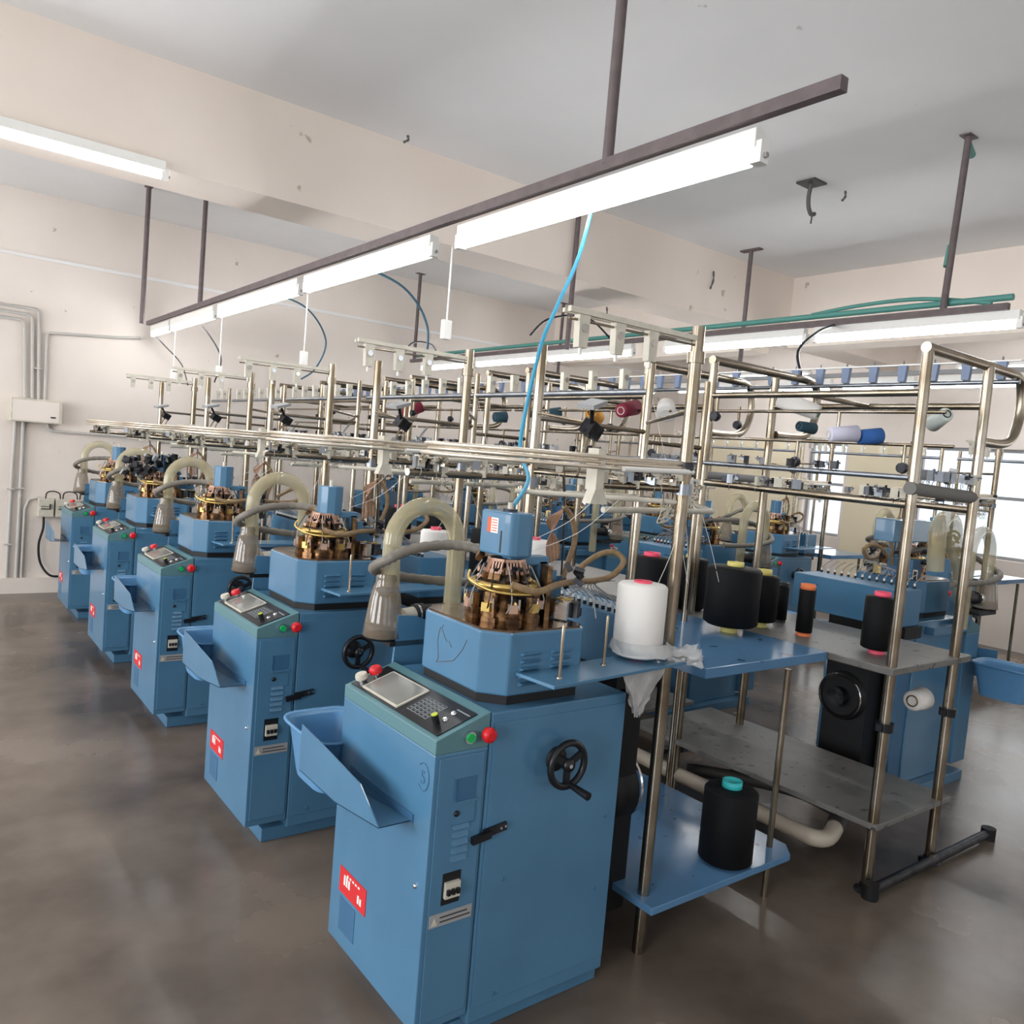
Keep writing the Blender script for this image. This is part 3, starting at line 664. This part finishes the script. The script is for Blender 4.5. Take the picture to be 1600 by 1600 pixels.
# ---------------------------------------------------------------- yarn rack of the middle row
def make_stand_b():
    root = empty('yarn_rack', (0, 0, 0)); P = [(0, 0), (.51, -.01), (0, 1.02), (.51, 1.03)]
    for i, (x, y) in enumerate(P):
        pb = MB().cyl((x, y, 0), (x, y, 2.15), .021, STEEL, 16)
        pb.lathe([(.045, 0), (.045, .008), (.026, .012), (.026, .03)], DARKM, 14, Matrix.Translation((x, y, 0)))
        pb.cyl((x, y, .655), (x, y, .69), .034, BLACK, 14).box(x - .045, x - .02, y - .012, y + .012, .66, .685, BLACK)
        pb.build('post', root)
    for y in (0, 1.02):
        MB().tube([(-.02, y, 2.155), (.70, y, 2.155)] + spline([(.78, y, 2.155), (.86, y, 2.13), (.89, y, 2.05), (.885, y, 1.96), (.84, y, 1.88), (.74, y, 1.845), (.54, y, 1.84)], 5), .021, STEEL, 14).build('bent_top_pipe', root)
    for x in (0, .51): MB().cyl((x, 0, 1.985), (x, 1.02, 1.985), .015, STEEL, 12).build('side_rail', root)
    MB().tube([(-.03, -.005, 1.615), (.51, -.005, 1.60)], .026, mat('dusty_pipe', (118, 116, 112), 0.85), 10).build('feeder_pipe', root)
    MB().tube([(0, 0, 1.55), (0, 1.02, 1.565)], .016, STEEL, 10).tube([(.51, 0, 1.545), (.51, 1.02, 1.56)], .016, STEEL, 10).tube([(.0, 1.02, 1.6), (.51, 1.02, 1.6)], .020, GREYC, 10) \
        .tube([(.0, 0, 1.655), (-.02, 1.45, 1.66)], .011, GALV, 8).tube([(.30, 0, 1.80), (.30, 1.4, 1.80)], .008, STEEL, 8).tube([(.20, 0, 1.93), (.20, 1.4, 1.93)], .008, STEEL, 8).tube([(0, .5, 1.985), (.51, .5, 1.985)], .012, STEEL, 8).build('feeder_rails', root)
    MB().box(-.045, .63, -.03, 1.26, .885, .915, GRTOP).build('table_top', root, bevel=.004)
    MB().box(-.03, .60, -.03, 1.30, .262, .285, GRTOP).build('lower_shelf', root, bevel=.003)
    MB().cyl((-.05, -.04, .03), (1.03, -.04, .03), .020, DARKM, 10).cyl((1.02, -.04, .0), (1.02, -.04, .055), .032, BLACKR, 12).cyl((-.04, -.04, 0), (-.04, -.04, .06), .032, BLACKR, 12).build('floor_bar', root)
    tr = MB().cyl((.80, -.02, 2.125), (.80, 1.4, 2.125), .011, GALV, 8).box(.79, .81, -.02, 1.4, 2.215, 2.222, WHITEP).build('tensioner_rail', root)
    for k in range(9): 
        mb = MB(); M = Matrix.Translation((.80, .06 + k * .15, 2.138)) @ Matrix.Rotation(PI / 2, 4, 'Z') @ Matrix.Rotation(PI / 2, 4, 'X')
        mb.prism([(-.016, 0), (.016, 0), (.022, .078), (-.022, .078)], -.012, .012, BLOCK, M).lathe([(.006, 0), (.003, .02)], GALV, 8, Matrix.Translation((.80, .06 + k * .15, 2.22)))
        mb.build('yarn_tensioner', root)
    R = random.Random(21)
    for k in range(44):
        t = R.random(); s = k % 4
        x, y, z = [(0, 1.02 * t, 1.57), (.51 * t, 0, 1.65), (.51, 1.02 * t, 1.565), (-.01, 1.4 * t, 1.665)][s]
        feeder(x, y, z + .02, R.random() * 6.28, (GALV, DARKM, CREAM, GREYC)[(k // 2) % 4], DARKM if k % 3 == 0 else GALV, .7 + R.random() * .5).build('yarn_feeder', root)
    for k in range(5):
        x = (.30, .20, .30, .0, .51)[k]; z = (1.80, 1.93, 1.80, 1.985, 1.985)[k]; y = .2 + .26 * k
        MB().cyl((x, y, z), (x, y, z - .09), .008, STEEL, 8).lathe([(.022, -.02), (.026, 0), (.014, .02)], DARKM, 10, Matrix.Translation((x, y, z - .10)) @ Matrix.Rotation(PI / 2, 4, 'Y')).build('cone_holder', root)
    MB().tube(spline([(.30, 1.25, 1.80), (.26, 1.3, 1.70), (.33, 1.32, 1.60), (.40, 1.3, 1.57)], 5), .010, GREYC, 8).build('curved_pipe', root)
    return root
SB = make_stand_b(); index_children()
SLB = ['steel yarn rack with worn grey table standing alone at the right front', 'steel yarn rack directly behind the nearest grey-topped rack', 'third steel yarn rack of the middle row', 'fourth steel yarn rack of the middle row', 'farthest steel yarn rack of the middle row']
for i in range(5):
    o = SB if i == 0 else copy_tree(SB); o.location = (3.11, 1.545 + 1.45 * i, 0)
    if i == 4: o.location = (3.11, 7.15, 0)
    tag(o, SLB[i], 'yarn rack', 'bent pipe yarn racks of the middle row')

# ---------------------------------------------------------------- yarn cones
def cone(x, y, z, r, h, yarn, core, lab, foot=.025, head=.02, waist=0.0, grp=None, name='yarn_cone', rot=None, cr=None, taper=1.0):
    root = empty(name, (x, y, z)); cr = cr or r * .36
    sh = r * .12
    t = taper
    MB().lathe([(cr, 0), (r * .85, .002), (r, sh), (r * t, h - sh * 1.2), (r * .9 * t, h - sh * .3), (cr, h)], yarn, 36, Matrix.Translation((0, 0, foot))).build('yarn_package', root)
    mb = MB(); mb.lathe([(cr * .98, 0), (cr * .98, foot + .004), (cr * .6, foot + .006), (cr * .6, foot + h - .006), (cr, foot + h - .004), (cr, foot + h + head), (cr * .82, foot + h + head), (cr * .8, foot + h + head - .015), (0.0001, foot + h + head - .016)], core, 24, cap=False)
    mb.build('core_tube', root)
    if rot: root.rotation_euler = rot
    tag(root, lab, 'yarn cone', grp); return root
G1 = 'yarn cones standing on tables and shelves'
cone(1.828, 1.70, 1.022, .077, .228, WY, PINKC, 'large white yarn cone with pink core on the blue plate, wrapped in a plastic bag', foot=.004, head=.006, grp=G1)
cone(2.93, 2.19, .92, .118, .262, KY, YELC, 'biggest black yarn cone with yellow core standing on the blue table', foot=.03, head=.018, cr=.036, grp=G1)
cone(3.22, 2.24, .915, .072, .22, KY, YELC, 'smaller black yarn cone with yellow core just right of the biggest one', foot=.025, head=.025, cr=.034, grp=G1, waist=0)
cone(3.27, 2.04, .915, .036, .20, KY, ORC, 'slim black yarn bobbin with orange ends on the grey table', foot=.012, head=.022, cr=.033, grp=G1)
cone(3.44, 2.28, .915, .030, .16, KY, BLACK, 'slim all black bobbin behind the orange ended one', foot=.012, head=.022, cr=.027, grp=G1)
cone(3.28, 1.70, .915, .066, .225, KY, PINKC, 'black yarn cone with pink core on the grey table beside the front post', foot=.018, head=.018, cr=.033, grp=G1)
cone(2.44, 1.74, .20, .097, .275, KY, TEALC, 'black yarn cone with teal core on the low blue shelf', foot=.002, head=.025, cr=.036, grp=G1)
cone(2.33, 3.72, .92, .082, .255, WY, PINKC, 'white yarn cone with pink core behind the nearest clear arch tube', foot=.004, head=.016, grp=G1)
cone(2.72, 3.78, .92, .095, .26, KY, BLACK, 'black yarn cone just right of the white one behind the nearest arch', foot=.004, head=.01, grp=G1)
cone(2.68, 3.30, .92, .10, .26, WY, PINKC, 'white yarn cone with a reddish core partly behind the wire loom', foot=.004, head=.012, grp=G1)
cone(2.86, 2.62, .92, .098, .27, KY, PINKC, 'wide black yarn cone with pink core left of the big steel posts', foot=.004, head=.018, cr=.04, grp=G1)
cone(3.20, 2.66, .915, .085, .26, KY, YELC, 'black yarn cone with yellowish core hidden behind the big steel posts', foot=.004, head=.014, grp=G1)
cone(2.42, 5.25, .92, .075, .27, WY, GRC, 'white yarn cone with green top framed by the second machine’s arch', foot=.004, head=.04, cr=.05, grp=G1)
cone(2.98, 5.3, .92, .10, .24, KY, PINKC, 'black yarn cone with pink core behind the second machine’s motor drum', foot=.004, head=.02, grp=G1)
cone(3.2, 5.1, .915, .09, .22, KY, YELC, 'black yarn cone with yellow core behind the second machine', foot=.004, head=.015, grp=G1)
# cones on the horizontal holders of the racks
def lying(x, y, z, r, L_, yarn, core, az, el, lab):
    o = cone(x, y, z, r, L_, yarn, core, lab, foot=.004, head=.004, cr=r * .5, grp='yarn cones held on the racks', taper=.86)
    d = Vector((math.cos(el) * math.cos(az), math.cos(el) * math.sin(az), math.sin(el)))
    o.rotation_mode = 'QUATERNION'; o.rotation_quaternion = d.to_track_quat('Z', 'Y'); return o
lying(3.32, 2.34, 1.995, .042, .20, WY, GRC, -1.15, -.32, 'long white cone tilted on the near rack with grey-green end')
lying(3.50, 2.24, 1.865, .028, .10, TEALY, DARKM, 2.9, .05, 'dark teal cone just under the long white cone')
lying(3.30, 1.90, 1.835, .036, .13, LAVY, CREAM, 2.6, -.12, 'lavender white cone next to the blue one')
lying(3.42, 1.86, 1.835, .036, .11, BLUEY, BLUEY, 2.7, -.12, 'bright blue cone on the near rack')
lying(3.44, 1.66, 1.89, .034, .11, GWY, BLACK, -2.2, .35, 'pale green white cone between the two front posts of the rack')
lying(3.45, 3.72, 1.895, .045, .15, ORY, BLACK, -2.6, .18, 'orange yarn cone hanging in the middle of the rack area')
lying(3.35, 3.30, 1.955, .045, .20, MAROON, CREAM, 3.5, -.2, 'maroon yarn cone right of the orange one')
lying(3.32, 5.65, 1.96, .045, .2, MAROON, CREAM, 2.9, -.5, 'maroon yarn cone hanging in the left part of the racks')
lying(3.35, 3.95, 1.905, .05, .08, TEALY, WHITEP, 2.6, -.1, 'dark grey green cone left of the orange cone')
lying(3.30, 3.02, 1.91, .055, .10, WY, WHITEP, .8, .6, 'white cone half hidden behind the tall front post')
lying(3.40, 4.60, 1.89, .04, .10, TEALY, BLACK, 2.8, -.1, 'dark cone hanging left of the tall brass toned post')
lying(3.60, 1.63, .705, .050, .10, WY, BRASS, PI, .0, 'small white yarn roll lying sideways under the grey table')

# plastic bag round the white cone
bag = MB(); R = random.Random(4); N = 26
def ringp(cx, cy, z, r, wob, ph=0): return [(cx + (r + wob * R.random()) * math.cos(2 * PI * k / N), cy + (r + wob * R.random()) * math.sin(2 * PI * k / N), z + wob * .4 * R.random()) for k in range(N)]
L_ = [ringp(1.835, 1.70, 1.075, .080, .010), ringp(1.84, 1.70, 1.055, .086, .018), ringp(1.85, 1.70, 1.037, .092, .016)]
vs = [p for l in L_ for p in l]; fs = []
for j in range(len(L_) - 1):
    for k in range(N): k2 = (k + 1) % N; fs.append((j * N + k, j * N + k2, (j + 1) * N + k2, (j + 1) * N + k))
bag.add(vs, fs, BAG, True)
def cloth(p00, p10, p01, p11, n, wob, sag):
    vs = []; fs = []
    p00, p10, p01, p11 = map(Vector, (p00, p10, p01, p11))
    for i in range(n + 1):
        for j in range(n + 1):
            u, v = i / n, j / n
            p = p00.lerp(p10, u).lerp(p01.lerp(p11, u), v)
            p += Vector((R.uniform(-wob, wob), R.uniform(-wob, wob), R.uniform(-wob, wob) - sag * 4 * u * (1 - u)))
            vs.append(p)
    for i in range(n):
        for j in range(n): a = i * (n + 1) + j; fs.append((a, a + 1, a + n + 2, a + n + 1))
    return vs, fs
for q in (cloth((1.84, 1.64, 1.06), (1.99, 1.60, 1.07), (1.87, 1.62, 1.035), (2.03, 1.60, 1.00), 8, .006, .01), cloth((1.90, 1.66, 1.045), (2.04, 1.62, 1.05), (1.93, 1.60, 1.03), (2.05, 1.62, .985), 8, .007, -.01),
          cloth((1.68, 1.605, 1.005), (1.88, 1.62, 1.008), (1.765, 1.62, .865), (1.785, 1.625, .86), 9, .005, .0), cloth((1.70, 1.625, 1.005), (1.88, 1.65, 1.008), (1.765, 1.64, .87), (1.785, 1.645, .865), 9, .005, .0)):
    bag.add(q[0], q[1], BAG, True)
tag(bag.build('plastic_bag'), 'crumpled clear plastic bag around the foot of the large white cone', 'bag')

# ---------------------------------------------------------------- ceiling lights
def make_light(L):
    root = empty('tube_light', (0, 0, 0)); h = L / 2
    MB().box(-.024, .024, -h, h, .014, .066, WHITEP).build('housing', root, bevel=.003)
    MB().cyl((0, -h + .03, -.012), (0, h - .03, -.012), .019, LAMP, 14).build('lamp_tube', root)
    for s in (-1, 1):
        MB().box(-.018, .018, s * h - .018, s * h + .018, -.03, .03, WHITEP).lathe([(.008, 0), (.008, .01)], GREYC, 8, Matrix.Translation((0, s * (h + .018), -.01)) @ Matrix.Rotation(-s * PI / 2, 4, 'X')).build('end_cap', root)
    return root
TLG = make_light(1.50); index_children()
lights = []
def put_light(x, y, z, lab, sy=1.0, grp=None, rz=0.0):
    global TLG
    o = TLG if not lights else copy_tree(TLG); lights.append(o)
    o.location = (x, y, z); o.scale = (1, sy, 1); o.rotation_euler = (0, 0, rz); tag(o, lab, 'light', grp); return o
ord_ = ['nearest', 'second', 'third', 'fourth', 'farthest']
for i, (a, b) in enumerate(((1.44, 2.99), (3.17, 4.64), (4.70, 6.28), (6.36, 7.62), (7.66, 8.32))):
    put_light(1.87, (a + b) / 2, 2.50, '%s lit tube light of the long row hung above the left machines' % ord_[i].capitalize(), (b - a) / 1.54, 'tube lights above the left machines')
ys2 = [(1.83, 3.06), (3.10, 4.34), (4.66, 5.75), (5.8, 6.9), (6.95, 8.0)]
for i, (a, b) in enumerate(ys2):
    put_light(4.65, (a + b) / 2, 2.535, '%s lit tube light of the row hung above the middle machines' % ord_[i].capitalize(), (b - a) / 1.54, 'tube lights above the middle machines')
ys3 = [(2.2, 3.25), (3.35, 4.0), (4.1, 4.75), (4.95, 5.9), (6.2, 7.9)]
for i, (a, b) in enumerate(ys3):
    put_light(6.6, (a + b) / 2, 2.48, '%s lit tube light of the row above the far right machines' % ord_[i].capitalize(), (b - a) / 1.54, 'tube lights above the far right machines')
for i, y in enumerate((1.2, 3.2, 6.4)):
    put_light(8.6, y, 2.9, '%s added tube light brightening the bay beyond the right hand beam' % ('Nearest', 'Middle', 'Farthest')[i], 1, 'added tube lights brightening the bay beyond the right beam')  # lamps added to brighten the dark ceiling bay behind the beam
for i, y in enumerate((6.0, 7.4)):
    put_light(.2, y, 3.5, '%s tube light under the ceiling behind the beam' % ('Nearer', 'Farther')[i], 1, 'tube lights behind the beam') if False else None
put_light(.36, 4.829, 2.99, 'lit tube light fixed under the ceiling beam at the upper left', .99, None, PI / 2 + .0)
# rails and hangers that carry the rows of lights
def rail(x, y0, y1, z, hang, lab, mats, w=.016):
    root = empty('light_rail', (x, y0, z)); L_ = y1 - y0
    MB().box(-w, w, 0, L_, 0, .036, mats).build('channel', root)
    for (y, zt, lean) in hang:
        MB().cyl((0, y - y0, .02), (lean, y - y0, zt - z), .019, RUST, 10).box(lean - .05, lean + .05, y - y0 - .03, y - y0 + .03, zt - z - .006, zt - z, RUST).build('drop_rod', root)
    return tag(root, lab, 'light rail'), root
_, r1 = rail(1.84, 1.2, 8.4, 2.58, ((2.05, 3.6, 0),), 'dark steel rail with hanging rods that carries the left row of tube lights', RUST)
_, r2 = rail(4.62, 1.9, 8.2, 2.60, ((8.13, 3.6, 0), (2.24, 3.6, .06)), 'steel rail with rods carrying the middle row of lights and a green conduit', RUST)
MB().cyl((.04, 0, .075), (.04, 6.3, .075), .018, GREENT, 10).tube(spline([(.05, 1.2, .09), (.10, .9, .13), (.06, .5, .12), (.03, .1, .05)], 6), .012, GREENT, 8).build('green_conduit', r2)
MB().cyl((.06, .34, .95), (.16, .36, .93), .022, GREENT, 10).cyl((.03, .36, .28), (.05, .36, .40), .022, GREENT, 10).build('green_tape', r2)
for (x, y, zb, lab) in ((1.57, 7.38, 2.47, 'brown hanging rod near the far wall, left one of the pair'), (1.98, 7.2, 2.66, 'brown hanging rod near the far wall, right one of the pair'),
                        (4.08, 4.82, 2.48, 'brown hanging rod in the middle crossed by the cyan hose'), (5.88, 4.57, 2.5, 'brown hanging rod with a short crossbar at the right, before the room corner')):
    o = MB().cyl((0, 0, zb - 3.6), (0, 0, 0), .020, RUST, 10).box(-.03, .03, -.10 if x > 5 else -.03, .10 if x > 5 else .03, -.012, 0, RUST).build('drop_rod'); o.location = (x, y, 3.6); tag(o, lab, 'rod', 'brown rods hanging from the ceiling')
_, r3 = rail(6.57, 1.6, 8.3, 2.555, ((7.9, 3.6, 0),), 'steel rail carrying the far right row of tube lights', GREYC)
# white pull cords with switches
def pull(x, y, z0, z1, lab, w=.022):
    root = empty('pull_switch', (x, y, z1))
    MB().tube([(0, 0, z0 - z1), (.0, 0, (z0 - z1) * .5), (0, 0, .03)], .004, WHITEP, 6).build('cord', root)
    MB().box(-w, w, -.014, .014, -.05, .035, WHITEP).build('switch_body', root, bevel=.004)
    tag(root, lab, 'switch', 'white pull switches hanging from the left lights')
pull(1.90, 3.08, 2.505, 2.15, 'white pull switch hanging from the nearest light joint'); pull(1.9, 4.67, 2.505, 2.10, 'white pull switch hanging above the second machine')
pull(1.9, 6.3, 2.505, 2.08, 'white pull switch hanging above the middle machine'); pull(1.9, 7.62, 2.505, 2.1, 'white pull switch hanging near the far wall')
# air hoses drooping from the rails
def hose(pts, r, m, lab):
    o = MB().tube(spline(pts, 8), r, m, 8).build('air_hose'); tag(o, lab, 'hose', 'air hoses drooping from the light rails')
hose([(1.87, 8.3, 2.5), (1.95, 8.15, 2.38), (2.05, 7.95, 2.22), (1.95, 7.32, 2.0)], .006, DARKM, 'dark air hose sloping from the far end of the left light row')
hose([(1.86, 7.0, 2.56), (1.95, 6.8, 2.40), (2.0, 6.6, 2.2), (1.93, 6.5, 2.0)], .006, DARKM, 'dark air hose to the fourth stand')
hose([(1.86, 5.3, 2.56), (2.15, 5.3, 2.50), (2.35, 5.4, 2.32), (2.30, 5.42, 2.12), (2.15, 5.3, 2.02)], .006, TEALY, 'grey blue air hose curving to the middle stand')
hose([(1.86, 4.0, 2.56), (2.2, 4.05, 2.50), (2.40, 4.1, 2.32), (2.40, 4.1, 2.05)], .007, TEALY, 'blue grey air hose curving down to the second stand')
hose([(1.93, 2.2, 2.55), (1.88, 2.2, 2.33), (1.80, 2.2, 2.14), (1.74, 2.2, 1.98), (1.69, 2.2, 1.66), (1.62, 2.05, 1.54), (1.47, 1.92, 1.46)], .007, CYAN, 'bright cyan air hose dropping to the nearest machine')
hose([(4.62, 7.6, 2.62), (4.4, 7.4, 2.72), (4.1, 7.3, 2.68), (3.9, 7.2, 2.4)], .008, DARKM, 'dark hose arching at the far end of the middle light rail')
hose([(4.62, 2.9, 2.6), (4.3, 2.8, 2.5), (4.05, 2.75, 2.35), (3.95, 2.65, 2.2)], .009, DARKM, 'dark hose from the middle light rail to the rack')
hose([(4.62, 4.9, 2.64), (4.4, 5.0, 2.80), (4.1, 5.1, 2.74), (4.0, 5.2, 2.6)], .008, DARKM, 'dark hose arching above the middle rail near the beam')

# ---------------------------------------------------------------- wall fittings at the far left
YW = YB
def wallpipe(pts, r, lab, m=PIPEG, clamps=(), grp='grey conduits on the back wall'):
    root = empty('conduit', pts[0]); o = Vector(pts[0])
    MB().tube([Vector(p) - o for p in pts], r, m, 10).build('pipe', root)
    if clamps:
        for c in clamps: MB().box(c[0] - .03 - o.x, c[0] + .03 - o.x, -.03 - .0, .03, c[1] - .006 - o.z, c[1] + .006 - o.z, m).build('pipe_clamp', root)
    tag(root, lab, 'pipe', grp)
yp = YW - .025
wallpipe([(-1.0, yp, 2.59), (.92, yp, 2.575), (.945, yp, 2.55), (.97, yp, 1.78)], .014, 'topmost grey conduit bending down to the wall box', clamps=((.70, 2.58), (.955, 2.05)))
wallpipe([(-1.0, yp, 2.53), (.87, yp, 2.52), (.895, yp, 2.49), (.92, yp, 1.78)], .014, 'middle grey conduit bending down to the wall box')
wallpipe([(-1.0, yp, 2.475), (.81, yp, 2.465), (.835, yp, 2.44), (.865, yp, 1.78)], .014, 'lowest of the three bent grey conduits above the wall box')
wallpipe([(1.02, yp, 1.78), (1.015, yp, 2.36), (1.04, yp, 2.385), (1.60, yp, 2.43), (1.80, yp, 2.46)], .014, 'grey conduit running from the wall box to the left light row', clamps=((1.05, 2.38), (1.35, 2.41)))
wallpipe([(1.05, yp, 1.57), (1.06, yp, 1.52), (1.09, yp, 1.50), (2.5, yp, 1.50), (4.5, yp, 1.50)], .014, 'horizontal grey conduit along the back wall behind the machines', clamps=((1.45, 1.50), (1.85, 1.50), (2.3, 1.5)))
wallpipe([(.80, yp, 1.57), (.79, yp, 1.2), (.78, yp, .14)], .016, 'left vertical grey conduit below the wall box', clamps=((.785, .95), (.78, .45)))
wallpipe([(.86, yp, 1.57), (.86, yp, 1.2), (.855, yp, .14)], .016, 'right vertical grey conduit below the wall box', clamps=((.86, .96),))
wallpipe([(.895, yp, .14), (.90, yp, .78), (.93, yp, .86), (1.0, yp, .88), (1.05, yp, .87)], .012, 'thin conduit curving into the switch boxes')
bx = empty('wall_box', (.95, YW, 1.668))
MB().box(-.20, .20, -.13, 0, -.105, .105, CREAM).build('body', bx, bevel=.004); MB().box(-.185, .175, -.135, -.13, -.092, .088, WALLM).box(.11, .15, -.139, -.135, -.055, -.042, DARKM).build('lid', bx)
tag(bx, 'cream metal distribution box on the back wall under the bent conduits', 'box')
for i in range(3):
    x = 1.0 + i * .14; s = empty('switch_box', (x, YW, .71))
    MB().box(0, .125, -.09, 0, 0, .165, CREAM).build('body', s, bevel=.004)
    MB().box(.02, .10, -.096, -.09, .07, .078, DARKM).box(.02, .10, -.096, -.09, .095, .099, DARKM).box(.088, .096, -.11, -.09, .078, .12, DARKM).build('switch_handle', s)
    MB().tube(spline([(.06, -.045, .165), (.07, -.045, .22), (.12, -.045, .235), (.17, -.045, .215), (.18, -.045, .165)], 5), .006, BLACKR, 6).build('jumper_cable', s)
    tag(s, ['leftmost cream switch box low on the back wall', 'middle cream switch box low on the back wall', 'rightmost cream switch box, half behind the end machine'][i], 'switch box', 'cream switch boxes low on the wall')
tag(MB().tube(spline([(1.05, YW - .05, .71), (1.05, YW - .05, .60), (1.02, YW - .05, .45), (1.04, YW - .05, .28), (1.12, YW - .08, .165), (1.25, YW - .05, .155)], 8), .010, BLACKR, 8).build('power_cable'), 'black cable hanging from the switch boxes down to the ledge', 'cable')

# ---------------------------------------------------------------- floor pipe and small things
tag(MB().tube([(3.13, 4.6, .10), (3.13, 1.90, .10)] + spline([(3.13, 1.86, .10), (3.14, 1.80, .10), (3.20, 1.775, .10), (3.30, 1.80, .12)], 4), .036, PIPEW, 16).cyl((3.13, 2.3, .10), (3.13, 2.34, .10), .041, PIPEW, 16)
    .cyl((3.28, 1.795, .115), (3.38, 1.83, .135), .042, GREYD, 14).build('floor_pipe'), 'thick beige suction pipe lying on the floor under the grey rack', 'pipe')
tag(MB().tube(spline([(3.38, 1.85, .15), (3.45, 2.1, .13), (3.38, 2.4, .10), (3.25, 2.6, .09)], 8), .03, GREYD, 10).build('flexible_hose'), 'dark grey flexible hose behind the beige floor pipe', 'hose')
ch = empty('ceiling_hook_plate', (4.776, 3.28, 3.6))
MB().box(-.07, .07, -.07, .07, -.012, 0, GREYD).build('plate', ch); MB().tube(spline([(0, 0, -.01), (-.015, 0, -.09), (-.005, 0, -.16), (.03, 0, -.20), (.07, 0, -.19)], 6), .014, DUST, 8).tube([(.045, 0, -.2), (.04, 0, -.26)], .006, DUST, 6).build('hook', ch)
tag(ch, 'grey square plate with a dusty hook under the ceiling at the upper right', 'hook')
cw = MB()
for (x, y, z, L_) in ((5.02, 3.18, 3.59, .07), (5.726, 4.84, 3.42, .16), (2.5, 4.7, 3.59, .05), (4.9, 5.3, 3.0, .12)):
    tag(MB().tube(spline([(x, y, z), (x + .01, y, z - L_ * .5), (x - .02, y, z - L_)], 4), [.004 + .006 * abs(math.sin(i)) for i in range(9)], DUST, 6).build('cobweb'),
        {5.02: 'small dusty cobweb on the ceiling right of the hook plate', 5.726: 'dark cobweb strip on the beam above the right racks', 2.5: 'small cobweb on the ceiling beside the beam top', 4.9: 'cobweb hanging under the beam above the middle rack'}[x], 'cobweb')
